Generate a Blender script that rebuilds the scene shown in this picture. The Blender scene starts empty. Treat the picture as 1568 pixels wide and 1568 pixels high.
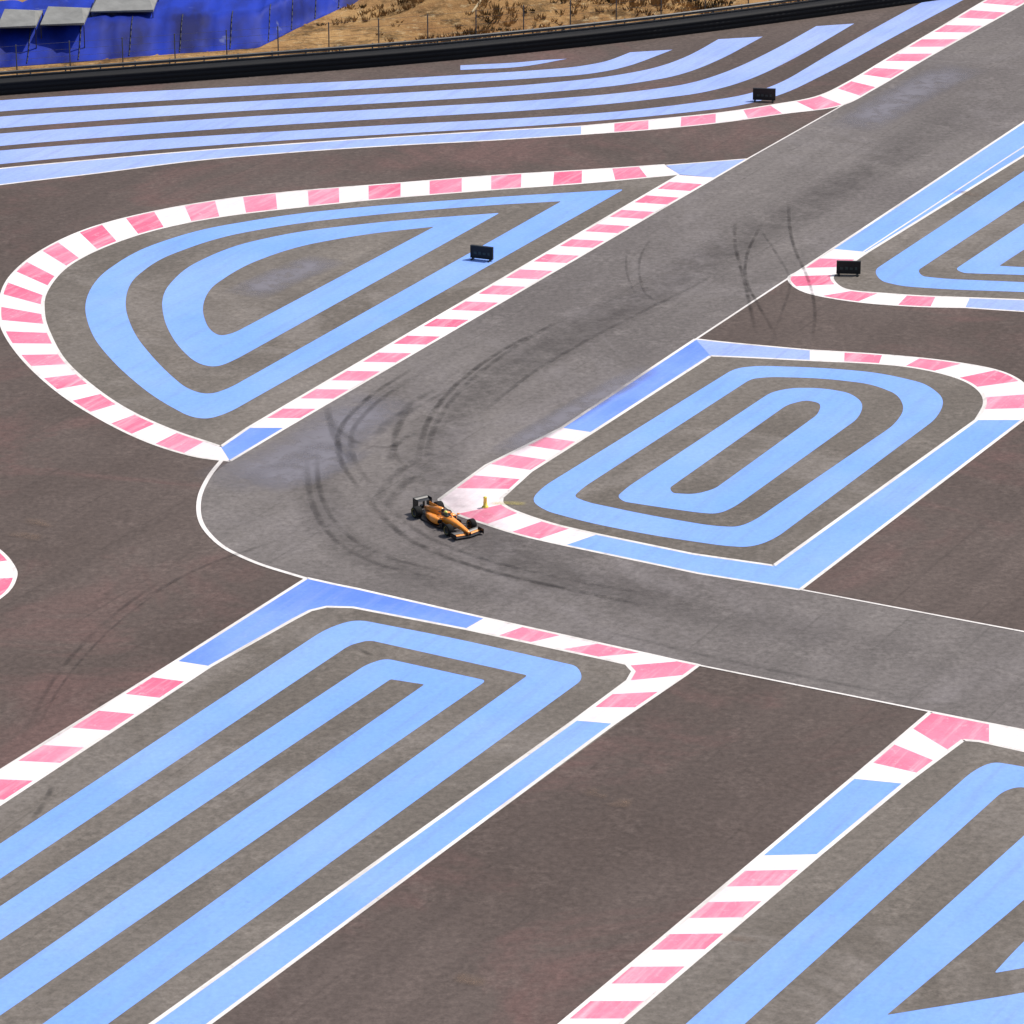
import bpy, bmesh, math, random
from mathutils import Vector, Matrix, noise
from mathutils.geometry import tessellate_polygon
random.seed(7)
sc=bpy.context.scene
# ------------------------------------------------------------ camera / survey
H=87.5; F=6070.0; PITCH=math.radians(21.1); C=784.0
def P(u,v,z=0.0):
    """surveyed point -> plan position on the circuit (metres)"""
    fx=Vector((0,math.cos(PITCH),-math.sin(PITCH))); up=Vector((0,math.sin(PITCH),math.cos(PITCH)))
    d=fx*F+Vector((1,0,0))*(u-C)+up*(C-v)
    t=(H-z)/(-d.z)
    return Vector((d.x*t,d.y*t,z))
cd=bpy.data.cameras.new("camera"); cam=bpy.data.objects.new("camera",cd); sc.collection.objects.link(cam)
cam.location=(0,0,H); cam.rotation_euler=(math.radians(90)-PITCH,0,0)
cd.sensor_width=36; cd.lens=36*F/1568.0; cd.clip_start=1; cd.clip_end=12000
sc.camera=cam
# ------------------------------------------------------------ light
w=bpy.data.worlds.new("World"); sc.world=w; w.use_nodes=True
nt=w.node_tree; nt.nodes.clear()
sky=nt.nodes.new('ShaderNodeTexSky'); sky.sky_type='NISHITA'; sky.sun_disc=False
EL=math.radians(56); AZ=math.radians(60)   # azimuth from +Y toward +X
sky.sun_elevation=EL; sky.sun_rotation=AZ; sky.dust_density=3.0
bg=nt.nodes.new('ShaderNodeBackground'); bg.inputs[1].default_value=0.12
ow=nt.nodes.new('ShaderNodeOutputWorld'); nt.links.new(sky.outputs[0],bg.inputs[0]); nt.links.new(bg.outputs[0],ow.inputs[0])
sd=bpy.data.lights.new("sun",'SUN'); sd.energy=3.8; sd.angle=math.radians(0.5); sd.color=(1,0.96,0.90)
so=bpy.data.objects.new("sun",sd); sc.collection.objects.link(so)
sv=Vector((math.sin(AZ)*math.cos(EL),math.cos(AZ)*math.cos(EL),math.sin(EL)))
so.rotation_euler=sv.to_track_quat('Z','Y').to_euler(); so.location=(0,250,120)
sc.view_settings.view_transform='Standard'; sc.view_settings.look='None'; sc.view_settings.exposure=0
# ------------------------------------------------------------ materials
def srgb(r,g,b,k=1.0):
    f=lambda c:(c/255/12.92 if c/255<=0.04045 else ((c/255+0.055)/1.055)**2.4)
    return (f(r)*k,f(g)*k,f(b)*k,1)
class NM:
    def __init__(s,name):
        s.m=bpy.data.materials.new(name); s.m.use_nodes=True; s.t=s.m.node_tree; s.t.nodes.clear()
        s.out=s.n('ShaderNodeOutputMaterial'); s.co=s.n('ShaderNodeTexCoord').outputs['Object']
    def n(s,t,**k):
        x=s.t.nodes.new(t)
        for a,b in k.items(): setattr(x,a,b)
        return x
    def l(s,a,b): s.t.links.new(a,b)
    def map(s,rot=0,scale=(1,1,1)):
        m0=s.n('ShaderNodeMapping'); m0.inputs['Rotation'].default_value=(0,0,rot); s.l(s.co,m0.inputs[0])
        m=s.n('ShaderNodeMapping'); m.inputs['Scale'].default_value=scale
        s.l(m0.outputs[0],m.inputs[0]); return m.outputs[0]
    def noise(s,scale,det=6,rough=.6,vec=None,lo=.3,hi=.7,dist=0.0):
        a=s.n('ShaderNodeTexNoise'); a.inputs['Scale'].default_value=scale; a.inputs['Detail'].default_value=det
        a.inputs['Roughness'].default_value=rough; a.inputs['Distortion'].default_value=dist
        s.l(vec if vec else s.co,a.inputs['Vector'])
        r=s.n('ShaderNodeMapRange'); r.inputs[1].default_value=lo; r.inputs[2].default_value=hi; r.clamp=True
        s.l(a.outputs[0],r.inputs[0]); return r.outputs[0]
    def mth(s,op,a,b=None):
        m=s.n('ShaderNodeMath',operation=op)
        for i,v in enumerate((a,b)):
            if v is None: continue
            if isinstance(v,(int,float)): m.inputs[i].default_value=v
            else: s.l(v,m.inputs[i])
        return m.outputs[0]
    def mul(s,a,k): return s.mth('MULTIPLY',a,k)
    def mix(s,f,a,b,mode='MIX'):
        m=s.n('ShaderNodeMix',data_type='RGBA',blend_type=mode)
        for sock,v in ((m.inputs[0],f),(m.inputs[6],a),(m.inputs[7],b)):
            if isinstance(v,(int,float)): sock.default_value=v
            elif isinstance(v,tuple): sock.default_value=v
            else: s.l(v,sock)
        return m.outputs[2]
    def bsdf(s,col,rough=.8,spec=.2,metal=0,bump=None,bd=.02,coat=0):
        b=s.n('ShaderNodeBsdfPrincipled')
        if isinstance(col,tuple): b.inputs['Base Color'].default_value=col
        else: s.l(col,b.inputs['Base Color'])
        b.inputs['Roughness'].default_value=rough; b.inputs['Specular IOR Level'].default_value=spec
        b.inputs['Metallic'].default_value=metal; b.inputs['Coat Weight'].default_value=coat
        if bump is not None:
            u=s.n('ShaderNodeBump'); u.inputs['Distance'].default_value=bd; u.inputs['Strength'].default_value=.6
            s.l(bump,u.inputs['Height']); s.l(u.outputs[0],b.inputs['Normal'])
        s.l(b.outputs[0],s.out.inputs[0]); return s.m
TD=P(1100,270)-P(352,706); TANG=math.atan2(TD.y,TD.x)
def sc_(c,k): return tuple(min(1,x*k) for x in c[:3])+(1,)
def asphalt(name,base,alt,alt2,joint=4.2,patch=.8):
    s=NM(name)
    st=s.map(-TANG,(.07,1.1,1))    # streaks along the lane direction
    c=s.mix(s.noise(.035,3,.6,lo=.40,hi=.60),base,alt)
    c=s.mix(s.mul(s.noise(.05,5,.7,lo=.50,hi=.64,dist=1.2),patch),c,alt2)
    c=s.mix(s.mul(s.noise(.45,4,.65,vec=st,lo=.42,hi=.70),.5),c,sc_(base,.66))
    c=s.mix(s.mul(s.noise(.30,5,.7,lo=.54,hi=.76),.42),c,sc_(base,1.45))
    j=s.map(-TANG,(1,1,1)); sp=s.n('ShaderNodeSeparateXYZ'); s.l(j,sp.inputs[0])
    fr=s.mth('FRACT',s.mul(sp.outputs[1],1/joint)); jj=s.mth('LESS_THAN',fr,.03)
    c=s.mix(s.mul(s.mul(jj,s.noise(.2,2,.6,lo=.4,hi=.6)),.3),c,sc_(base,.5))
    g=s.noise(2.4,3,.8,lo=.25,hi=.75)
    c=s.mix(.32,c,g,'OVERLAY')
    return s.bsdf(c,.85,.18)
M_run=asphalt("runoff_asphalt",srgb(95,84,79),srgb(83,72,67),srgb(106,83,79),5.0)
M_trk=asphalt("track_asphalt",srgb(116,110,107),srgb(103,97,95),srgb(124,118,117),4.6)
M_isl=asphalt("island_asphalt",srgb(117,110,103),srgb(102,95,88),srgb(127,120,114),4.0)
def paint(name,a,b,wear=.35,wcol=srgb(120,110,110,.8)):
    s=NM(name)
    st=s.map(-TANG,(.12,1.6,1))
    c=s.mix(s.noise(.09,4,.6,lo=.36,hi=.64),a,b)
    c=s.mix(s.mul(s.noise(.8,5,.7,vec=st,lo=.48,hi=.8),wear),c,wcol)
    c=s.mix(s.mul(s.noise(1.5,6,.75,lo=.58,hi=.72),wear*.9),c,wcol)
    g=s.noise(3.5,3,.7,lo=.2,hi=.8)
    c=s.mix(.12,c,g,'OVERLAY')
    return s.bsdf(c,.7,.2)
PK=.90
M_blue=paint("blue_paint",srgb(126,170,252,PK),srgb(140,178,250,PK),.28)
M_bluel=paint("faded_blue_paint",srgb(152,176,242,PK),srgb(166,186,240,PK),.36)
M_blued=paint("fresh_blue_paint",srgb(100,138,238,PK),srgb(126,162,248,PK),.35,srgb(170,185,240,.85))
M_white=paint("white_paint",srgb(252,242,242,PK),srgb(244,228,232,PK),.35,srgb(214,178,184,.8))
M_line=paint("line_paint",srgb(250,244,240,.86),srgb(232,226,220,.86),.45)
M_red=paint("red_paint",srgb(228,108,140,PK),srgb(238,148,172,PK),.75,srgb(250,216,224,.88))
def rubber(name,col,alpha,lo=.3,hi=.6):
    s=NM(name); uv=s.n('ShaderNodeUVMap').outputs[0]; sp=s.n('ShaderNodeSeparateXYZ'); s.l(uv,sp.inputs[0])
    mth=s.mth
    u,v=sp.outputs[0],sp.outputs[1]
    pv=mth('MULTIPLY',mth('MULTIPLY',v,mth('SUBTRACT',1.0,v)),4.0)
    pu=mth('MINIMUM',mth('MULTIPLY',mth('MULTIPLY',u,mth('SUBTRACT',1.0,u)),6.0),1.0)
    n=s.noise(.7,4,.6,lo=lo,hi=hi)
    al=mth('MULTIPLY',mth('MULTIPLY',mth('MULTIPLY',pv,pu),n),alpha)
    t=s.n('ShaderNodeBsdfTransparent'); d=s.n('ShaderNodeBsdfDiffuse'); d.inputs[0].default_value=col
    mx=s.n('ShaderNodeMixShader'); s.l(al,mx.inputs[0]); s.l(t.outputs[0],mx.inputs[1]); s.l(d.outputs[0],mx.inputs[2])
    s.l(mx.outputs[0],s.out.inputs[0]); return s.m
R_dark=rubber("tyre_rubber_mark",(.035,.033,.033,1),.40)
R_faint=rubber("faint_rubber_mark",(.05,.047,.047,1),.27)
R_soft=rubber("rubbered_line",(.06,.055,.055,1),.28,.25,.7)
R_light=rubber("polished_scuff",(.25,.24,.27,1),.75,.15,.55)
R_tan=rubber("dust_patch",(.24,.17,.13,1),.5,.4,.65)
R_yel=rubber("yellow_scuff",(.55,.46,.12,1),.5,.35,.6)
def plain(name,col,rough=.5,spec=.4,metal=0,var=.25,scale=3,coat=0):
    s=NM(name); c=s.mix(s.mul(s.noise(scale,4,.6),var),col,tuple(x*.5 for x in col[:3])+(1,))
    return s.bsdf(c,rough,spec,metal,coat=coat)
# ------------------------------------------------------------ geometry helpers
def fillet(pts,closed=True,R=60,n=6):
    out=[]; N=len(pts)
    for i in range(N):
        p=Vector(pts[i][:2]); r=pts[i][2] if len(pts[i])>2 else R
        if not closed and i in (0,N-1): out.append(p); continue
        a=Vector(pts[i-1][:2]); b=Vector(pts[(i+1)%N][:2])
        la=(a-p).length; lb=(b-p).length; c=min(r,.5*la,.5*lb)
        if c<.5: out.append(p); continue
        A=p+(a-p)*(c/la); B=p+(b-p)*(c/lb)
        for k in range(n+1):
            t=k/n; out.append(A*(1-t)**2+p*2*t*(1-t)+B*t*t)
    return out
class MB:
    def __init__(s,name): s.name=name; s.v=[]; s.f=[]; s.mi=[]; s.mats=[]
    def m(s,mat):
        if mat not in s.mats: s.mats.append(mat)
        return s.mats.index(mat)
    def poly(s,pts,z,mat,R=60,raw=False):
        q=[P(p[0],p[1],z) for p in (pts if raw else fillet(pts,True,R))]
        b=len(s.v); s.v+=q; k=s.m(mat)
        for t in tessellate_polygon([q]):
            t=list(t)
            nn=(q[t[1]]-q[t[0]]).cross(q[t[2]]-q[t[0]])
            if nn.z<0: t.reverse()
            s.f.append([b+i for i in t]); s.mi.append(k)
    def band(s,st,z,kind,smooth=True,tooth=2.1,first=0,lines=True,both=True,odd=True):
        D=[]
        n=len(st)
        for i in range(n-1):
            p0=Vector(st[max(i-1,0)]);p1=Vector(st[i]);p2=Vector(st[i+1]);p3=Vector(st[min(i+2,n-1)])
            for k in range(8):
                t=k/8
                if smooth: q=.5*((2*p1)+(p2-p0)*t+(2*p0-5*p1+4*p2-p3)*t*t+(3*p1-p0-3*p2+p3)*t**3)
                else: q=p1.lerp(p2,t)
                D.append(q)
        D.append(Vector(st[-1]))
        W=[(P(q[0],q[1],z),P(q[2],q[3],z)) for q in D]
        S=[0]
        for i in range(1,len(W)): S.append(S[-1]+((W[i][0]+W[i][1])/2-(W[i-1][0]+W[i-1][1])/2).length)
        L=S[-1]
        def at(x):
            for i in range(1,len(S)):
                if x<=S[i]+1e-9:
                    t=(x-S[i-1])/max(1e-9,S[i]-S[i-1]); return (W[i-1][0].lerp(W[i][0],t),W[i-1][1].lerp(W[i][1],t))
            return W[-1]
        cuts=[0,L]
        if kind=='K':
            nn=max(1,round(L/tooth))
            if odd and nn%2==0: nn+=(1 if L/tooth>nn else -1)
            cuts=[0]+[L*(k+random.uniform(-.06,.06))/nn for k in range(1,nn)]+[L]
        for k in range(len(cuts)-1):
            a,b=cuts[k],cuts[k+1]
            xs=[a]+[x for x in S if a+1e-4<x<b-1e-4]+[b]
            mat=(M_white if (k+first)%2==0 else M_red) if kind=='K' else kind
            mk=s.m(mat); base=len(s.v)
            for x in xs:
                o,i_=at(x); s.v+=[o,i_]
            for j in range(len(xs)-1):
                q=[base+2*j,base+2*j+1,base+2*j+3,base+2*j+2]
                A,B,Cc=s.v[q[0]],s.v[q[1]],s.v[q[2]]
                if (B-A).cross(Cc-A).z<0: q.reverse()
                s.f.append(q); s.mi.append(mk)
        if lines:
            s.wline([x[0] for x in W],z+.004,M_line,.24)
            if both: s.wline([x[1] for x in W],z+.004,M_line,.26)
    def wline(s,Wp,z,mat,wd):
        k=s.m(mat); base=len(s.v); N=len(Wp)
        for i in range(N):
            a=Wp[max(i-1,0)];b=Wp[min(i+1,N-1)]
            d=(b-a); d.z=0
            if d.length<1e-6: d=Vector((1,0,0))
            d.normalize(); nrm=Vector((-d.y,d.x,0))*wd/2
            p=Vector((Wp[i].x,Wp[i].y,z)); s.v+=[p-nrm,p+nrm]
        for i in range(N-1):
            s.f.append([base+2*i,base+2*i+2,base+2*i+3,base+2*i+1]); s.mi.append(k)
    def line(s,pts,z,mat=None,wd=.2,R=60):
        s.wline([P(p[0],p[1],z) for p in fillet(pts,False,R)],z,mat or M_line,wd)
    def build(s,smooth=False):
        me=bpy.data.meshes.new(s.name); me.from_pydata([tuple(x) for x in s.v],[],s.f)
        for m_ in s.mats: me.materials.append(m_)
        for p,k in zip(me.polygons,s.mi): p.material_index=k; p.use_smooth=smooth
        me.update(); o=bpy.data.objects.new(s.name,me); sc.collection.objects.link(o); return o
# ------------------------------------------------------------ ground + asphalt apron
s=NM("dry_grass")
c=s.mix(s.noise(.10,6,.7,lo=.35,hi=.65),srgb(188,150,100,.85),srgb(140,102,66,.85))
c=s.mix(s.mul(s.noise(.35,6,.75,lo=.48,hi=.62),.8),c,srgb(84,66,44,.8))
c=s.mix(s.mul(s.noise(1.2,5,.7,lo=.55,hi=.75),.7),c,srgb(222,200,156,.85))
M_grass=s.bsdf(c,.95,.05,bump=s.noise(2,5,.7),bd=.15)
g=MB("ground"); S_=6000
g.v=[Vector((-S_,-S_,-.03)),Vector((S_,-S_,-.03)),Vector((S_,S_,-.03)),Vector((-S_,S_,-.03))]; g.f=[[0,1,2,3]]; g.mi=[g.m(M_grass)]; g.build()
BAR=[(-900,222),(-400,180),(-200,163),(0,146),(300,124),(600,101),(800,82),(1000,60),(1200,34),(1400,6),(1600,-24),(2000,-92),(2600,-200)]
BW=[P(p[0],p[1],0) for p in fillet(BAR,False,200)]
a=MB("runoff_area"); q=[x+Vector((0,1.5,0)) for x in BW]+[Vector((260,q_,0)) for q_ in (420,20)]+[Vector((-260,20,0))]
q=[Vector((x.x,x.y,0)) for x in q]; a.v=q; k=a.m(M_run)
for t in tessellate_polygon([q]):
    t=list(t)
    if (q[t[1]]-q[t[0]]).cross(q[t[2]]-q[t[0]]).z<0: t.reverse()
    a.f.append(t); a.mi.append(k)
a.build()
t=MB("race_track")
t.poly([(1760,-105),(1568,5),(1420,88),(1340,135),(1290,162),(1145,243,1),(352,706,12),(320,730),(302,765),(305,800),(335,835),(390,862),(470,885,4),(1070,1018,4),(1425,1090),(1568,1118),(1850,1175),(1850,1022),(1568,968),(1225,903),(910,840),(745,805),(672,765,15),(1065,518),(1210,425),(1568,185),(1850,0)],.004,M_trk)
t.line([(340,704),(320,728),(303,762),(305,800),(335,835),(390,862),(470,886)],.024,wd=.28)
t.line([(1063,521),(1210,424)],.024,wd=.18)
t.line([(1143,244),(1292,160)],.024,wd=.16)
t.line([(1223,902),(1568,967),(1850,1020)],.024,wd=.17)
t.line([(1068,1018),(1427,1090)],.024,wd=.17)
t.build()
# ------------------------------------------------------------ teardrop island
Z0,Z1,Z2,Z3,Z4,ZK=.008,.012,.016,.020,.024,.014
i1=MB("runoff_island")
i1.poly([(352,706,6),(295,698),(225,676),(155,642),(92,602),(38,553),(5,505),(0,465),(15,425),(60,386),(130,352),(220,328),(330,308),(450,294),(600,282),(750,270),(900,262),(1018,254),(1145,243,1)],Z0,M_isl)
i1.poly([(955,290,5),(800,299),(600,313),(450,327),(300,352),(205,385),(148,425),(127,465),(140,515),(180,562),(235,608),(290,638),(318,642),(350,632)],Z1,M_blue)
i1.poly([(860,308,4),(750,314),(600,326),(450,342),(330,364),(240,398),(198,432),(190,468),(205,512),(245,560),(285,595),(318,605),(350,595)],Z2,M_isl)
i1.poly([(765,326,4),(600,338),(450,355),(350,378),(280,412),(247,450),(250,490),(270,528),(300,556),(330,563),(358,552)],Z3,M_blue)
i1.poly([(665,347,4),(560,358),(450,378),(370,408),(320,442),(308,472),(318,502),(335,515),(358,510)],Z4,M_isl)
i1.band([(1018,252,1040,267),(900,260,900,280),(750,269,750,291),(600,281,600,303),(450,293,452,318),(330,307,337,332),(220,327,237,352),(130,352,157,379),(60,386,100,410),(15,425,70,447),(0,465,66,478),(5,505,74,508),(38,553,98,551),(92,602,142,592),(155,642,196,628),(225,676,262,658),(295,698,324,679),(352,706,338,684)],ZK,'K',tooth=2.45,first=0)
i1.band([(352,706,338,684),(437,655,380,655)],ZK,M_blued,False)
i1.band([(437,655,380,655),(1095,272,1040,268)],ZK,'K',False,tooth=2.15,first=0)
i1.poly([(1095,272,1),(1040,267,1),(1018,253,1),(1145,243,1)],ZK,M_bluel)
i1.line([(1018,253),(1145,243),(1095,272)],ZK+.004,R=1)
i1.build()
# ------------------------------------------------------------ central island
i2=MB("runoff_island")
i2.poly([(672,765,10),(1065,518,1),(1120,525),(1240,535),(1350,543),(1450,553),(1530,568),(1568,590),(1578,620),(1560,648),(1225,903,2),(910,845),(745,803),(700,785)],Z0,M_isl)
i2.poly([(812,766,14),(832,745,14),(1125,564,14),(1160,560),(1260,563),(1350,571),(1420,588),(1448,612),(1435,640),(1185,826,20),(1150,838),(1110,836),(1000,820),(900,800),(835,782)],Z1,M_blue)
i2.poly([(878,760,8),(895,745,10),(1150,580,10),(1180,577),(1260,579),(1335,588),(1375,604),(1386,626),(1370,650),(1155,797,14),(1130,807),(1090,805),(1000,790),(900,769)],Z2,M_isl)
i2.poly([(945,760,10),(962,745,10),(1180,601,10),(1210,594),(1260,594),(1303,602),(1323,618),(1315,640),(1125,776,14),(1100,787),(1070,785),(1000,775),(955,768)],Z3,M_blue)
i2.poly([(1025,747,5),(1205,620,8),(1235,612),(1258,618),(1253,634),(1095,748,8),(1065,757),(1030,755,6)],Z4,M_isl)
i2.band([(672,765,768,762),(745,712,812,722),(860,655,907,662)],ZK,'K',False,first=0)
i2.band([(860,655,907,662),(1065,519,1088,545)],ZK,M_blued,False)
i2.band([(1065,519,1088,545),(1120,525,1140,547),(1240,536,1240,552)],ZK,M_bluel)
i2.band([(1240,536,1240,552),(1350,543,1345,557),(1450,553,1412,565),(1530,568,1470,580),(1570,590,1500,598),(1580,615,1508,618),(1566,643,1495,643)],ZK,'K',tooth=2.6,first=0)
i2.band([(1566,643,1495,643),(1225,903,1185,866)],ZK,M_blue,False)
i2.band([(1225,903,1185,866),(1070,878,1060,848),(865,835,915,818)],ZK,M_blue,False)
i2.band([(865,835,915,818),(800,820,850,803),(745,803,795,785),(700,787,770,772),(672,765,768,762)],ZK,'K',first=0)
i2.build()
# ------------------------------------------------------------ lower left island
i3=MB("runoff_island")
i3.poly([(-500,1500,1),(0,1180),(270,1012),(470,885,1),(740,945),(1070,1018,1),(320,1568),(-500,2170,1)],Z0,M_isl)
i3.poly([(-500,1622,1),(500,962,25),(545,948,20),(700,978),(885,1020,14),(893,1040,14),(165,1568),(-500,2050,1)],Z1,M_blue)
i3.poly([(-500,1680,1),(535,988,10),(565,980,10),(808,1034,5),(65,1568),(-500,1975,1)],Z2,M_isl)
i3.poly([(-500,1718,1),(560,1018,12),(590,1008,12),(745,1042,8),(0,1555),(-500,1900,1)],Z3,M_blue)
i3.poly([(-500,1774,1),(598,1040,3),(650,1048,3),(0,1500),(-500,1848,1)],Z4,M_isl)
i3.band([(-500,1500,-410,1501),(0,1180,74,1183),(270,1012,322,1020)],ZK,'K',False,tooth=2.4,first=0)
i3.band([(270,1012,322,1020),(470,885,450,948)],ZK,M_blued,False)
i3.band([(470,885,450,948),(475,886,475,935),(510,894,500,929),(545,901,540,930),(742,946,712,963)],ZK,M_blued,False)
i3.band([(742,946,712,963),(1000,1003,925,1009),(1035,1011,960,1017),(1070,1018,970,1028),(1050,1033,962,1042),(940,1108,880,1103)],ZK,'K',False,tooth=2.5,first=0)
i3.band([(940,1108,880,1103),(320,1568,232,1568),(-500,2170,-620,2170)],ZK,M_blue,False)
i3.build()
# ------------------------------------------------------------ lower right island
i4=MB("runoff_island")
i4.poly([(400,1955,1),(858,1568),(1425,1090,1),(1568,1118),(2000,1205,1),(2000,1955,1)],Z0,M_isl)
i4.poly([(1050,1568),(1490,1180,20),(1520,1166,15),(1568,1174),(1900,1240,1),(1900,1850,1),(730,1850,1)],Z1,M_blue)
i4.poly([(1140,1568),(1535,1212,12),(1560,1204,12),(1850,1258,1),(1850,1780,1),(905,1780,1)],Z2,M_isl)
i4.poly([(1248,1568),(1605,1246,10),(1820,1290,1),(1820,1560,1),(1350,1640,4),(1130,1675,1)],Z3,M_blue)
i4.poly([(1358,1554,3),(1568,1378),(1640,1315,1),(1780,1340,1),(1780,1480,1),(1568,1520)],Z4,M_isl)
i4.poly([(1522,1490,6),(1568,1440),(1650,1372,1),(1720,1384,1),(1720,1455,1),(1568,1482)],Z4+.004,M_blue)
i4.band([(400,1955,492,1955),(858,1568,950,1568),(1165,1310,1255,1308)],ZK,'K',False,tooth=1.95,first=0)
i4.band([(1165,1310,1255,1308),(1305,1192,1385,1200)],ZK,M_blue,False)
i4.band([(1305,1192,1385,1200),(1425,1090,1475,1133)],ZK,'K',False,tooth=2.0,first=0,odd=False)
i4.band([(1425,1090,1475,1133),(1500,1105,1500,1135),(1568,1118,1568,1150),(2000,1205,2000,1240)],ZK,'K',False,tooth=2.4,first=1,odd=False)
i4.build()
# ------------------------------------------------------------ upper right island
i5=MB("runoff_island")
i5.poly([(1210,425,10),(1850,0,1),(1950,500,1),(1568,478),(1480,471),(1400,469),(1320,463),(1250,452),(1216,437)],Z0,M_isl)
i5.poly([(1338,414,10),(1568,262),(1850,75,1),(1900,460,1),(1568,447),(1450,443),(1380,438),(1348,430)],Z1,M_blue)
i5.poly([(1405,414,6),(1568,307),(1850,125,1),(1880,445,1),(1568,432),(1450,427),(1412,423)],Z2,M_isl)
i5.poly([(1463,412,6),(1568,342),(1850,160,1),(1860,430,1),(1568,421),(1475,418)],Z3,M_blue)
i5.poly([(1530,407,3),(1568,382),(1800,235,1),(1800,415,1),(1568,409)],Z4,M_isl)
i5.band([(1275,381,1328,386),(1568,187,1568,238),(1850,0,1850,60)],ZK,M_blue,False)
i5.line([(1318,388),(1568,224),(1850,45)],ZK+.004,M_line,.14)
i5.band([(1275,381,1328,386),(1225,414,1290,412),(1208,426,1274,424),(1222,442,1284,438),(1255,453,1305,445),(1320,463,1350,449),(1400,469,1410,453),(1478,471,1485,456)],ZK,'K',tooth=2.6,first=0)
i5.band([(1478,471,1485,456),(1568,477,1568,459),(1950,500,1930,480)],ZK,M_bluel,False)
i5.build()
# far-left kerb nose
i6=MB("runoff_island")
i6.poly([(-200,800,1),(-60,800),(0,843),(22,880),(0,912),(-60,950),(-200,1020,1)],Z0,M_isl)
i6.band([(-120,780,-150,800),(-60,806,-100,822),(-5,840,-60,850),(18,864,-48,872),(23,884,-45,888),(4,912,-50,905),(-60,950,-120,940),(-200,1030,-260,1010)],ZK,'K',tooth=2.3)
i6.build()
# ------------------------------------------------------------ upper runoff stripes
u=MB("painted_runoff_stripes")
def strip(lower,upper,z=Z1,mat=None):
    u.poly(fillet(lower,False,80)+list(reversed(fillet(upper,False,80))),z,mat or M_bluel,raw=True)
u.band([(-500,345,-500,308),(-150,304,-150,275),(0,283,0,258),(150,265,150,244),(300,246,300,231),(450,233,450,220),(600,223,600,210),(750,215,750,201),(890,206,890,193)],ZK,M_bluel)
u.band([(890,206,890,193),(1000,198,1000,183),(1100,188,1100,173),(1200,174,1180,161),(1285,162,1250,148),(1340,135,1300,125),(1420,88,1362,88),(1500,43,1440,42),(1568,5,1510,0),(1760,-105,1700,-112)],ZK,'K',tooth=2.9,first=0)
strip([(-500,308),(0,251),(200,232),(400,217),(600,205),(800,194),(1000,178),(1130,163),(1200,145),(1290,100),(1365,58),(1490,-8),(1640,-90)],
      [(-500,282),(0,230),(200,215),(400,203),(600,191),(800,181),(950,171),(1060,158),(1140,146),(1195,128),(1305,62),(1425,-4),(1560,-76)])
strip([(-500,276),(0,223),(200,207),(400,193),(600,181),(800,170),(950,158),(1080,142),(1150,122),(1220,88),(1308,36)],
      [(-500,254),(0,204),(200,190),(400,177),(600,166),(800,155),(950,143),(1055,129),(1120,108),(1190,74),(1250,40)])
strip([(-500,248),(0,196),(200,181),(400,168),(600,157),(800,145),(950,131),(1040,116),(1100,93),(1168,56)],
      [(-500,226),(0,178),(200,165),(400,154),(600,143),(800,131),(930,118),(1005,104),(1055,86),(1100,60)])
strip([(-500,220),(0,170),(200,157),(400,145),(600,133),(800,121),(900,114),(960,103),(1030,76)],
      [(-500,200),(0,153),(200,141),(400,131),(600,121),(800,109),(880,103),(930,94),(965,80)])
strip([(705,107),(800,103),(868,90)],[(705,100),(790,96),(830,92)])
u.build()
# ------------------------------------------------------------ tyre marks
class RB:
    def __init__(s,name): s.v=[];s.f=[];s.uv=[];s.mi=[];s.mats=[];s.z=.030;s.name=name
    def add(s,pts,wd,mat):
        q=fillet(pts,False,200,8); W=[P(p.x,p.y,0) for p in q]
        S=[0]
        for i in range(1,len(W)): S.append(S[-1]+(W[i]-W[i-1]).length)
        n=max(6,int(S[-1]/1.2)); R_=[]
        for k in range(n+1):
            x=S[-1]*k/n
            for i in range(1,len(S)):
                if x<=S[i]+1e-9:
                    R_.append(W[i-1].lerp(W[i],(x-S[i-1])/max(1e-9,S[i]-S[i-1]))); break
            else: R_.append(W[-1])
        if mat not in s.mats: s.mats.append(mat)
        mi=s.mats.index(mat); base=len(s.v)
        for i,p in enumerate(R_):
            d=(R_[min(i+1,n)]-R_[max(i-1,0)]); d.normalize(); nr=Vector((-d.y,d.x,0))*wd/2
            p=Vector((p.x,p.y,s.z)); s.v+=[p-nr,p+nr]
        for i in range(n):
            s.f.append([base+2*i,base+2*i+2,base+2*i+3,base+2*i+1]); s.mi.append(mi)
            s.uv+=[(i/n,0),((i+1)/n,0),((i+1)/n,1),(i/n,1)]
        s.z+=.001
    def build(s):
        me=bpy.data.meshes.new(s.name); me.from_pydata([tuple(x) for x in s.v],[],s.f)
        for m_ in s.mats: me.materials.append(m_)
        l=me.uv_layers.new(name="UVMap")
        for i,x in enumerate(s.uv): l.data[i].uv=x
        for p,k in zip(me.polygons,s.mi): p.material_index=k
        o=bpy.data.objects.new(s.name,me); sc.collection.objects.link(o)
r=RB("tyre_marks")
r.add([(1540,130),(1250,310),(900,500),(720,600),(650,690),(690,790),(820,880),(1150,950),(1560,1050)],5,R_soft)
r.add([(700,560),(540,640),(480,740),(500,820),(620,880),(850,930)],3.5,R_soft)
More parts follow.
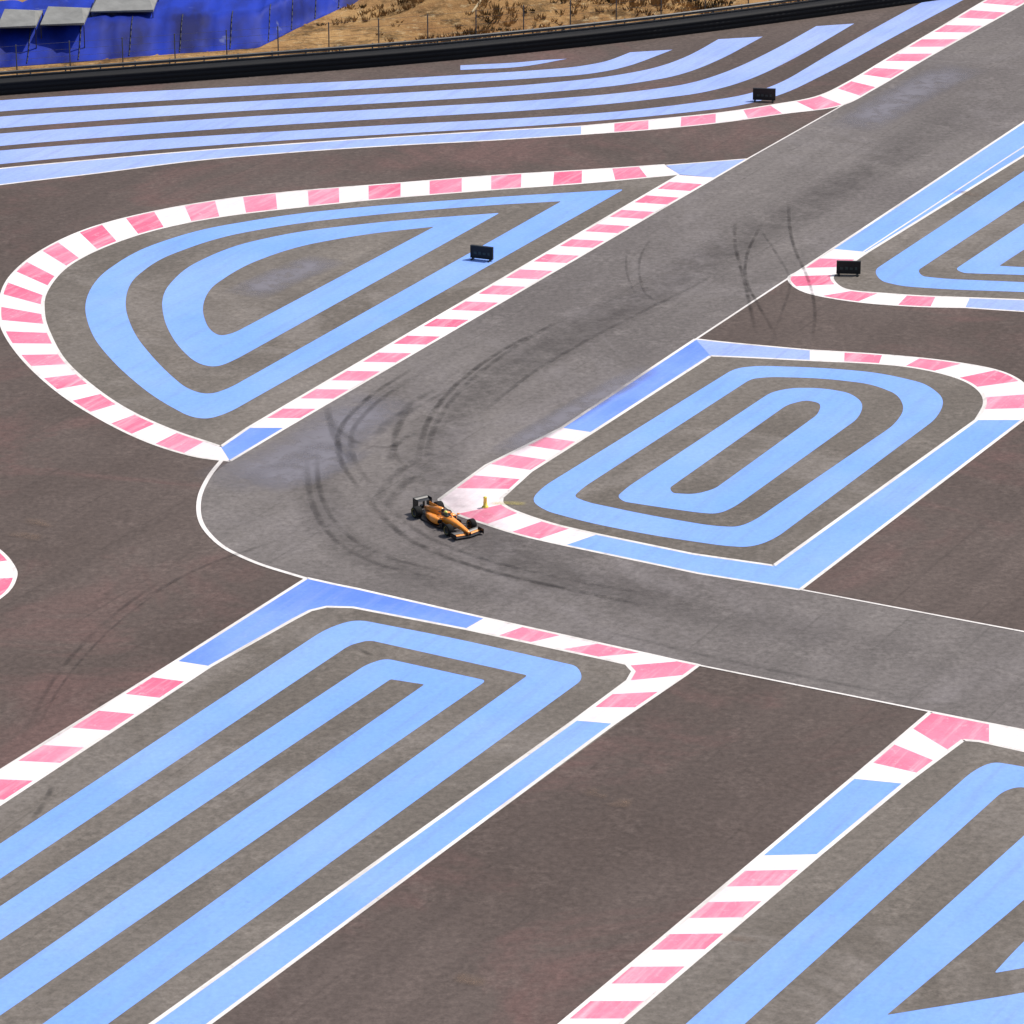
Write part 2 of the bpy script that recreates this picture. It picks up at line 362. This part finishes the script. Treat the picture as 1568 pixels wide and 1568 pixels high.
# light worn patches
r.add([(325,744),(400,722),(470,690),(540,645),(600,605)],6,R_light)
r.add([(385,742),(470,722),(530,680)],5,R_light)
r.add([(1300,200),(1380,150),(1480,100)],5,R_light)
r.add([(370,455),(430,425),(510,395)],4,R_light)
r.add([(760,700),(860,640),(1000,560)],2.5,R_light)
D,Fn=R_dark,R_faint
for pts,wd,mt in [
 ([(1126,330),(1124,375),(1140,430),(1158,512)],.3,D),
 ([(1168,340),(1142,390),(1140,430),(1190,518)],.26,D),
 ([(1160,345),(1190,390),(1215,430),(1185,512)],.24,Fn),
 ([(1207,305),(1210,370),(1240,430),(1250,480),(1243,525)],.28,D),
 ([(1000,360),(975,400),(985,450),(1010,465)],.22,Fn),([(960,380),(958,420),(975,455)],.2,Fn),
 ([(860,490),(760,540),(690,595),(650,650),(640,705)],.4,D),([(880,480),(780,535),(705,595),(665,650),(652,705)],.4,Fn),
 ([(640,560),(560,610),(515,660),(520,710),(560,760)],.4,D),([(655,565),(580,612),(535,660),(540,705),(575,750)],.4,Fn),
 ([(500,620),(510,670),(545,715)],.5,Fn),([(470,700),(472,760),(500,820),(560,860),(680,890)],.4,Fn),
 ([(485,690),(487,755),(520,815),(590,855),(720,885)],.35,Fn),
 ([(560,760),(610,820),(700,862),(830,895),(1000,930)],.45,D),([(575,755),(630,812),(720,852),(850,885),(1020,915)],.4,Fn),
 ([(500,640),(540,680),(600,690),(640,660)],.5,Fn),([(1100,420),(900,520),(800,580),(720,650)],.35,Fn),
 ([(260,880),(160,950),(80,1040),(40,1120)],.3,Fn),([(275,885),(175,955),(95,1045),(55,1120)],.2,Fn),
 ([(85,1195),(70,1230),(50,1255)],.35,D),([(420,830),(300,870),(200,930)],.3,Fn),
 ([(900,960),(1100,1010),(1400,1070)],.3,Fn),
 ([(640,730),(600,700),(610,640),(700,590)],.45,Fn),
 ([(535,985),(560,1000),(575,1006)],.3,Fn)]:
    r.add(pts,wd*1.2,mt)
for k in range(5):
    x=random.uniform(490,620); y=random.uniform(630,760); L=random.uniform(40,100)
    r.add([(x+L,y-L*.6),(x+L*.3,y-L*.2),(x+random.uniform(-15,15),y+L*.35)],random.uniform(.5,.9),R_faint)
for x,y in [(920,1215),(940,1228),(60,800),(1480,295),(40,820),(1130,1440),(720,1500)]:
    r.add([(x-25,y-4),(x,y+2),(x+28,y+5)],1.2,R_tan)
r.add([(746,772),(775,771),(806,773)],.7,R_yel)
r.build()
# ------------------------------------------------------------ perimeter barrier
M_blk=plain("black_rubber",(.012,.012,.013,1),.7,.2,scale=1)
M_rail=plain("galvanised_rail",(.11,.11,.11,1),.5,.4,.6,.5,.8)
M_post=plain("steel_post",(.14,.13,.12,1),.6,.3,.4,.3,1)
def resamp(W,step):
    S=[0]
    for i in range(1,len(W)): S.append(S[-1]+(W[i]-W[i-1]).length)
    n=int(S[-1]/step); out=[]; j=1
    for k in range(n+1):
        x=S[-1]*k/n
        while j<len(S)-1 and S[j]<x: j+=1
        out.append(W[j-1].lerp(W[j],(x-S[j-1])/max(1e-9,S[j]-S[j-1])))
    return out
BP=resamp(BW,.3)
def nrm(L,i):
    d=L[min(i+1,len(L)-1)]-L[max(i-1,0)]; d.normalize(); return Vector((-d.y,d.x,0))
def sweep(name,path,prof,mat,bump=None):
    b=MB(name); k=b.m(mat); n=len(prof)
    for i,p in enumerate(path):
        nn=nrm(path,i); e=bump(i) if bump else 0
        for (o,z) in prof: b.v.append(p+nn*(o+ (e if o<.4 else 0))+Vector((0,0,z)))
    for i in range(len(path)-1):
        for j in range(n-1):
            b.f.append([i*n+j,(i+1)*n+j,(i+1)*n+j+1,i*n+j+1][::-1]); b.mi.append(k)
    return b.build(True)
tw=sweep("tyre_barrier",BP,[(0,0),(-.03,.2),(0,.38),(.05,.40),(0,.45),(-.03,.62),(0,.78),(.05,.80),(0,.85),(-.02,1.0),(.06,1.12),(1.1,1.14),(1.15,1.1),(1.15,0)],M_blk,lambda i:.06*abs(math.sin(i*math.pi/2.1)))
gr=MB("guard_rail"); path=resamp(BW,1.0)
for zz in (.55,.95,1.35):
    pr=[(1.62,zz-.01),(1.54,zz+.05),(1.62,zz+.12),(1.62,zz+.16),(1.54,zz+.23),(1.62,zz+.31)]
    base=len(gr.v); n=len(pr); k=gr.m(M_rail)
    for i,p in enumerate(path):
        nn=nrm(path,i)
        for o,z in pr: gr.v.append(p+nn*o+Vector((0,0,z)))
    for i in range(len(path)-1):
        for j in range(n-1): gr.f.append([base+i*n+j,base+i*n+j+1,base+(i+1)*n+j+1,base+(i+1)*n+j]); gr.mi.append(k)
def box(b,c,sx,sy,sz,mat,rot=0):
    base=len(b.v); k=b.m(mat); cr,sr=math.cos(rot),math.sin(rot)
    for dz in (0,sz):
        for dx,dy in ((-sx/2,-sy/2),(sx/2,-sy/2),(sx/2,sy/2),(-sx/2,sy/2)):
            b.v.append(Vector((c[0]+dx*cr-dy*sr,c[1]+dx*sr+dy*cr,c[2]+dz)))
    for f in ((3,2,1,0),(4,5,6,7),(0,1,5,4),(1,2,6,5),(2,3,7,6),(3,0,4,7)): b.f.append([base+i for i in f]); b.mi.append(k)
for i in range(0,len(path),3):
    c=path[i]+nrm(path,i)*1.72; box(gr,(c.x,c.y,0),.12,.14,1.68,M_post)
gr.build()
def tube(b,p,q,r,mat,n=6):
    d=(q-p); L=d.length; d.normalize(); a_=d.orthogonal().normalized(); c_=d.cross(a_)
    base=len(b.v); k=b.m(mat)
    for e in (p,q):
        for j in range(n):
            t_=2*math.pi*j/n; b.v.append(e+a_*r*math.cos(t_)+c_*r*math.sin(t_))
    for j in range(n): b.f.append([base+j,base+(j+1)%n,base+n+(j+1)%n,base+n+j]); b.mi.append(k)
    b.f.append([base+j for j in range(n)][::-1]); b.mi.append(k); b.f.append([base+n+j for j in range(n)]); b.mi.append(k)
cf=MB("catch_fence"); fp=resamp(BW,4.5); tops=[]
for i,p in enumerate(fp):
    c=p+nrm(fp,i)*2.6; tube(cf,c,c+Vector((0,0,3.6)),.055,M_post); tops.append(c)
for z in (.5,1.1,1.7,2.3,2.9,3.5):
    for i in range(len(tops)-1): tube(cf,tops[i]+Vector((0,0,z)),tops[i+1]+Vector((0,0,z)),.012,M_post,4)
cf.build()
# ------------------------------------------------------------ grass embankment
def sm(a_,b_,x):
    t_=max(0,min(1,(x-a_)/(b_-a_))); return t_*t_*(3-2*t_)
def gh(x,y,t_):
    f=sm(-16,2,x)
    return -.01+.03+f*(sm(0,26,t_)*4.6)+ (noise.noise(Vector((x*.15,y*.15,0)))*.6+noise.noise(Vector((x*.6,y*.6,3)))*.25)*sm(0,4,t_)*(.1+.9*f)
eb=MB("grass_embankment"); ep=resamp(BW,1.2); T=[1.9,2.4,3,4,5,6,7,8,9,10,11,12,13,14,15,16,18,20,22,24,26,29,33,40,50,65,90]
k=eb.m(M_grass); n=len(T)
for i,p in enumerate(ep):
    for t_ in T:
        y=p.y+t_; eb.v.append(Vector((p.x,y,gh(p.x,y,t_-2))))
for i in range(len(ep)-1):
    for j in range(n-1): eb.f.append([i*n+j,(i+1)*n+j,(i+1)*n+j+1,i*n+j+1]); eb.mi.append(k)
eb.build(True)
s=NM("dry_tufts")
c=s.mix(s.noise(.35,4,.6),srgb(206,170,116,.85),srgb(138,100,62,.85)); c=s.mix(s.noise(.4,3,.6,lo=.50,hi=.60),c,srgb(78,66,42,.8))
M_tuft=s.bsdf(c,.9,.05)
tf=MB("dry_grass_tufts"); k=tf.m(M_tuft)
for _ in range(16000):
    i=random.randrange(len(ep)); p=ep[i]
    if p.x<-28 or p.x>75: continue
    t_=random.uniform(2.2,36); x=p.x+random.uniform(-.6,.6); y=p.y+t_
    if x<-8 and t_<16 and x<-22+t_*.9: continue
    nz=noise.noise(Vector((x*.2,y*.2,9)))
    if random.random()>.35+nz*1.6: continue
    z=gh(x,y,t_-2); h=random.uniform(.15,.4)*(1+1.6*max(0,nz))
    for b_ in range(7):
        an=random.uniform(0,6.28); rr=random.uniform(.05,.35)*(1+max(0,nz)); bx=x+math.cos(an)*rr; by=y+math.sin(an)*rr
        base=len(tf.v); wv=.08
        tf.v+=[Vector((bx-wv,by,z-.03)),Vector((bx+wv,by,z-.03)),Vector((bx+math.cos(an)*.2,by+math.sin(an)*.2,z+h))]
        tf.f.append([base,base+1,base+2]); tf.mi.append(k)
tf.build()
# ------------------------------------------------------------ blue tarpaulins on the bank
s=NM("blue_tarpaulin")
c=s.mix(s.noise(.22,4,.6,vec=s.map(0,(1,.35,1)),lo=.38,hi=.62),srgb(20,54,176,.9),srgb(10,24,98,.85)); c=s.mix(s.mul(s.noise(.3,4,.6,lo=.64,hi=.72),.6),c,srgb(160,170,196,.7))
M_tarp=s.bsdf(c,.65,.2)
M_cloth=plain("pale_canvas",srgb(172,172,168,.7),.85,.1,0,.6,.8)
M_dark=plain("dark_steel",(.03,.03,.035,1),.5,.4)
TB=[P(x,y,0) for x,y in [(-900,180),(-400,139),(0,104),(120,95),(230,86),(395,74),(415,64),(455,44),(520,14),(620,-8),(760,-40)]]
tp=resamp(TB,.5); b=MB("tarpaulin_bank"); k=b.m(M_tarp); TT=[0,.15,.5,1,1.6,2.2,2.8,3.4,4,4.8,5.6,6.4,8,11,15]
n=len(TT)
def bank(i,p,t_):
    return .12+2.3*sm(0,4.6,t_)+.10*noise.noise(Vector((p.x*.9,t_*.6,0)))-.14*(1 if i%9==0 else 0)+(.3*noise.noise(Vector((p.x*.15,t_*.25,5))))*sm(0,3,t_)
for i,p in enumerate(tp):
    for t_ in TT: b.v.append(Vector((p.x,p.y+t_,bank(i,p,t_) if t_>0 else .03)))
for i in range(len(tp)-1):
    for j in range(n-1): b.f.append([i*n+j,(i+1)*n+j,(i+1)*n+j+1,i*n+j+1]); b.mi.append(k)
# battens holding the sheets down
for i in range(4,len(tp),9):
    for j in range(1,9):
        A=Vector((tp[i].x,tp[i].y+TT[j],bank(i,tp[i],TT[j])+.05)); B=Vector((tp[i].x,tp[i].y+TT[j+1],bank(i,tp[i],TT[j+1])+.05)); tube(b,A,B,.05,M_dark,5)
b.build(True)
def marquee(u0,u1,v0,zt=3.0):
    m=MB("marquee_tent"); A=P(u0,v0,zt)+Vector((0,1.8,0)); B=P(u1,v0-5,zt)+Vector((0,1.8,0)); wd=(B-A); L=wd.length; k=m.m(M_cloth)
    c=(A+B)/2; x=L/2; y=2.8
    vs=[(-x,-y,-.1),(x,-y,.05),(x,y,0),(-x,y,0),(-x*.8,.3,.75),(x*.75,.2,.6),(-x,-y,-.2),(x,-y,-.15),(x,y,-.15),(-x,y,-.15)]
    m.v=[Vector((c.x+a_,c.y+b_,zt+c_)) for a_,b_,c_ in vs]
    m.f=[[0,1,5,4],[1,2,5],[2,3,4,5],[3,0,4],[6,7,1,0],[7,8,2,1],[8,9,3,2],[9,6,0,3]]; m.mi=[k]*8
    for a_,b_ in ((-x,-y),(x,-y),(x,y),(-x,y)): box(m,(c.x+a_*.98,c.y+b_*.98,0),.08,.08,zt-.21,M_dark)
    m.build()
marquee(-90,-10,44); marquee(-2,56,38); marquee(64,130,34); marquee(140,236,14)
lp=MB("wooden_prop"); A=P(722,56,0)+Vector((0,4,0)); 
A.z=1.2; tube(lp,A,A+Vector((3.2,6,3.0)),.1,plain("pale_timber",srgb(225,205,165,.8),.8,.1)); lp.build()
# ------------------------------------------------------------ boards
M_brd=plain("board_black",(.012,.014,.016,1),.5,.3); M_brf=plain("board_frame",(.025,.03,.03,1),.5,.3); M_ltr=plain("board_marking",(.035,.055,.055,1),.5,.3)
def board(uu,vv,yaw,W_=1.75,H_=.95):
    m=MB("trackside_board"); c=P(uu,vv,0)
    def bx(x,y,z,sx,sy,sz,mat):
        base=len(m.v); k=m.m(mat)
        for dz in (0,sz):
            for dx,dy in ((-sx/2,-sy/2),(sx/2,-sy/2),(sx/2,sy/2),(-sx/2,sy/2)): m.v.append(Vector((x+dx,y+dy,z+dz)))
        for f in ((3,2,1,0),(4,5,6,7),(0,1,5,4),(1,2,6,5),(2,3,7,6),(3,0,4,7)): m.f.append([base+i for i in f]); m.mi.append(k)
    bx(0,0,.12,W_,.16,H_,M_brd)
    bx(0,-.1,.12,W_,.035,.05,M_brf); bx(0,-.1,.12+H_-.05,W_,.035,.05,M_brf)
    bx(-W_/2+.025,-.1,.172,.05,.035,H_-.104,M_brf); bx(W_/2-.025,-.1,.172,.05,.035,H_-.104,M_brf)
    for x_,w_,h_ in ((-.5,.22,.3),(-.15,.2,.36),(.2,.22,.28),(.55,.16,.34)): bx(x_,-.09,.12+.3,w_,.018,h_*.6,M_ltr)
    for x_ in (-W_/2+.2,W_/2-.2): bx(x_,0,0.03,.12,.9,.09,M_brf)
    o=m.build(); 
    o.location=c; o.rotation_euler=(0,0,yaw)
board(738,398,math.radians(-20)); board(1299,421,math.radians(-4)); board(1170,155,math.radians(-8),1.9,1.0)
# yellow marker
ym=MB("marker_post"); c=P(743,777,0)
M_y2=plain("yellow_plastic",(.85,.78,.12,1),.4,.4,0,.1)
prof=[(.2,.02),(.2,.08),(.13,.1),(.1,.6),(.12,.62),(.12,.68),(.04,.72)]; k=ym.m(M_y2); N=12
for r_,z in prof:
    for j in range(N): ym.v.append(c+Vector((r_*math.cos(j*6.2832/N),r_*math.sin(j*6.2832/N),z)))
for i in range(len(prof)-1):
    for j in range(N): ym.f.append([i*N+j,i*N+(j+1)%N,(i+1)*N+(j+1)%N,(i+1)*N+j]); ym.mi.append(k)
ym.f.append([(len(prof)-1)*N+j for j in range(N)]); ym.mi.append(k); ym.build(True)
# ------------------------------------------------------------ racing car
car=bpy.data.objects.new("racing_car",None); sc.collection.objects.link(car)
M_or=plain("papaya_paint",(1.0,.33,.03,1),.3,.5,0,.05,3,.6)
M_cb=plain("carbon_black",(.012,.012,.014,1),.4,.5,0,.2)
M_ty=plain("tyre",(.014,.014,.014,1),.8,.2,0,.2)
M_rm=plain("wheel_rim",(.04,.04,.045,1),.35,.5,.7,.2)
M_hl=plain("helmet",(.75,.78,.15,1),.25,.5,0,.2)
M_ta=plain("tyre_band",(.35,.3,.08,1),.6,.2)
def part(name,b,smooth=False):
    b.name=name; o=b.build(smooth); o.parent=car
    return o
def loft(name,secs,mat,N=20,pw=2.6):
    b=MB(name); k=b.m(mat)
    for x,y,hw,zb,zt in secs:
        for j in range(N):
            t_=2*math.pi*j/N; cc,ss=math.cos(t_),math.sin(t_)
            b.v.append(Vector((x,y+hw*math.copysign(abs(cc)**(2/pw),cc),(zb+zt)/2+(zt-zb)/2*math.copysign(abs(ss)**(2/pw),ss))))
    for i in range(len(secs)-1):
        for j in range(N): b.f.append([i*N+j,i*N+(j+1)%N,(i+1)*N+(j+1)%N,(i+1)*N+j]); b.mi.append(k)
    b.f.append([j for j in range(N)][::-1]); b.mi.append(k); b.f.append([(len(secs)-1)*N+j for j in range(N)]); b.mi.append(k)
    return part(name,b,True)
loft("nose_and_cockpit",[(2.72,0,.07,.24,.34),(2.5,0,.12,.23,.40),(2.0,0,.16,.24,.50),(1.5,0,.2,.22,.58),(1.0,0,.25,.16,.64),(.5,0,.3,.10,.68),(.1,0,.34,.10,.66),(-.3,0,.36,.10,.62)],M_or)
loft("engine_cover",[(-.2,0,.16,.3,.93),(-.35,0,.2,.2,.97),(-.8,0,.2,.15,.92),(-1.3,0,.17,.15,.78),(-1.8,0,.12,.18,.62),(-2.2,0,.07,.24,.48)],M_or)
loft("airbox_intake",[(-.17,0,.11,.72,.92),(-.205,0,.12,.7,.93)],M_cb)
for sg,nm in ((1,"left"),(-1,"right")):
    loft("sidepod_"+nm,[(.25,sg*.52,.2,.16,.55),(0,sg*.52,.25,.1,.58),(-.5,sg*.48,.27,.08,.56),(-1.1,sg*.36,.24,.08,.46),(-1.7,sg*.2,.14,.1,.34)],M_or)
    loft("sidepod_inlet_"+nm,[(.255,sg*.52,.17,.22,.5),(.27,sg*.52,.15,.24,.48)],M_cb)
    loft("mirror_"+nm,[(.62,sg*.62,.09,.66,.76),(.55,sg*.62,.1,.65,.77)],M_or,10)
    b=MB("x"); tube(b,Vector((.58,sg*.3,.58)),Vector((.58,sg*.6,.68)),.015,M_cb); part("mirror_stay_"+nm,b)
b=MB("x"); q=[(1.0,.35),(.7,.62),(.35,.78),(-1.4,.78),(-1.9,.55),(-2.3,.45),(-2.3,-.45),(-1.9,-.55),(-1.4,-.78),(.35,-.78),(.7,-.62),(1.0,-.35)]
for z in (.04,.08): b.v+=[Vector((x,y,z)) for x,y in q]
n=len(q); k=b.m(M_cb); b.f=[[i for i in range(n)],[n+i for i in range(n)][::-1]]+[[i,n+i,n+(i+1)%n,(i+1)%n] for i in range(n)]; b.mi=[k]*len(b.f); part("floor",b)
loft("cockpit_opening",[(.55,0,.17,.60,.70),(.4,0,.21,.58,.705),(.0,0,.21,.56,.70),(-.15,0,.17,.56,.72)],M_cb)
b=MB("x"); box(b,(-1.15,0,.75),1.1,.02,.2,M_or); part("shark_fin",b)
b=MB("x"); k=b.m(M_hl); NS=12; 
for i in range(9):
    ph=math.pi*i/8
    for j in range(NS): b.v.append(Vector((.12+.14*math.sin(ph)*math.cos(j*6.2832/NS),.12*math.sin(ph)*math.sin(j*6.2832/NS),.76+.14*math.cos(ph))))
for i in range(8):
    for j in range(NS): b.f.append([i*NS+j,(i+1)*NS+j,(i+1)*NS+(j+1)%NS,i*NS+(j+1)%NS]); b.mi.append(k)
part("driver_helmet",b,True)
b=MB("x"); pts=[Vector((-.2,.3,.8))]+[Vector((.1+.45*math.sin(a_),.3*math.cos(a_),.86)) for a_ in [math.pi*i/10 for i in range(11)]]+[Vector((-.2,-.3,.8))]
for i in range(len(pts)-1): tube(b,pts[i],pts[i+1],.035,M_cb,8)
tube(b,Vector((.55,0,.86)),Vector((.8,0,.62)),.03,M_cb,8); part("halo",b,True)
def wheel(name,x,y,r_,wd):
    b=MB("x"); N=28; h=wd/2
    prof=[(.02,-h*.6,M_rm),(r_*.45,-h*.55,M_rm),(r_*.62,-h*.9,M_rm),(r_*.66,-h*.95,M_ta),(r_*.70,-h*.98,M_ta),(r_*.93,-h*.96,M_ty),(r_,-h*.8,M_ty),(r_,h*.8,M_ty),(r_*.93,h*.96,M_ty),(r_*.70,h*.98,M_ty),(r_*.66,h*.95,M_ta),(r_*.62,h*.9,M_ta),(r_*.45,h*.55,M_rm),(.02,h*.6,M_rm)]
    for rr,yy,_ in prof:
        for j in range(N): b.v.append(Vector((x+rr*math.cos(j*6.2832/N),y+yy,r_+rr*math.sin(j*6.2832/N)+.0)))
    for i in range(len(prof)-1):
        k=b.m(prof[i+1][2] if prof[i][1]<0 else prof[i][2] if i>6 else M_ty)
        for j in range(N): b.f.append([i*N+j,i*N+(j+1)%N,(i+1)*N+(j+1)%N,(i+1)*N+j]); b.mi.append(k)
    part(name,b,True)
for sg,nm in ((1,"left"),(-1,"right")):
    wheel("front_wheel_"+nm,1.7,sg*.84,.345,.36); wheel("rear_wheel_"+nm,-1.9,sg*.79,.345,.46)
    b=MB("x")
    for a_,c_ in (((1.9,.15,.45),(1.72,.7,.42)),((1.45,.17,.45),(1.68,.7,.42)),((1.9,.15,.25),(1.72,.7,.25)),((1.4,.2,.22),(1.68,.7,.25)),((-1.5,.15,.4),(-1.88,.62,.42)),((-2.1,.08,.4),(-1.92,.62,.42)),((-1.4,.2,.2),(-1.88,.62,.22)),((-2.2,.06,.25),(-1.92,.62,.24))):
        tube(b,Vector((a_[0],sg*a_[1],a_[2])),Vector((c_[0],sg*c_[1],c_[2])),.02,M_cb)
    part("suspension_"+nm,b)
    b=MB("x"); box(b,(.75,sg*.55,.1),.5,.02,.32,M_cb); box(b,(.6,sg*.68,.1),.3,.02,.25,M_cb); part("bargeboard_"+nm,b)
def wing(name,x0,ch,span,z,ang,mat,xsweep=0,ydip=0):
    b=MB("x"); k=b.m(mat); N=10
    for i in range(N+1):
        y=-span/2+span*i/N; e=abs(y)/(span/2); xs=x0-xsweep*e; zz=z+ydip*e
        for dx,dz in ((0,0),(-ch*.5,ch*.5*math.tan(ang)*.8+.02),(-ch,ch*math.tan(ang)),(-ch*.5,ch*.5*math.tan(ang)*.8-.01)):
            b.v.append(Vector((xs+dx,y,zz+dz)))
    for i in range(N):
        for j in range(4): b.f.append([i*4+j,i*4+(j+1)%4,(i+1)*4+(j+1)%4,(i+1)*4+j]); b.mi.append(k)
    b.f.append([0,1,2,3][::-1]); b.mi.append(k); b.f.append([N*4+j for j in range(4)]); b.mi.append(k)
    part(name,b)
wing("front_wing_main",2.85,.28,1.96,.09,.08,M_cb,.18); wing("front_wing_flap_1",2.62,.18,1.94,.14,.3,M_or,.2); wing("front_wing_flap_2",2.48,.17,1.92,.21,.5,M_cb,.2)
for sg,nm in ((1,"left"),(-1,"right")):
    b=MB("x"); box(b,(2.5,sg*.99,.05),.6,.02,.3,M_cb); part("front_endplate_"+nm,b)
    b=MB("x"); box(b,(2.62,sg*.12,.12),.2,.02,.18,M_cb); part("nose_pylon_"+nm,b)
    b=MB("x"); box(b,(-2.5,sg*.5,.3),.6,.02,.62,M_cb); part("rear_endplate_"+nm,b)
wing("rear_wing_main",-2.28,.32,1.0,.76,.2,M_cb); wing("rear_wing_flap",-2.55,.22,1.0,.84,.45,M_cb)
b=MB("x"); box(b,(-2.35,0,.3),.2,.03,.48,M_cb); box(b,(-2.55,0,.22),.25,.16,.2,M_cb); part("rear_wing_pylon",b)
b=MB("x"); box(b,(-2.71,0,.27),.03,.08,.06,plain("rain_light",(.5,.02,.02,1),.4)); part("tail_light",b)
cp=P(681,803,0); car.location=(cp.x,cp.y,.035); car.rotation_euler=(0,0,math.radians(-56))
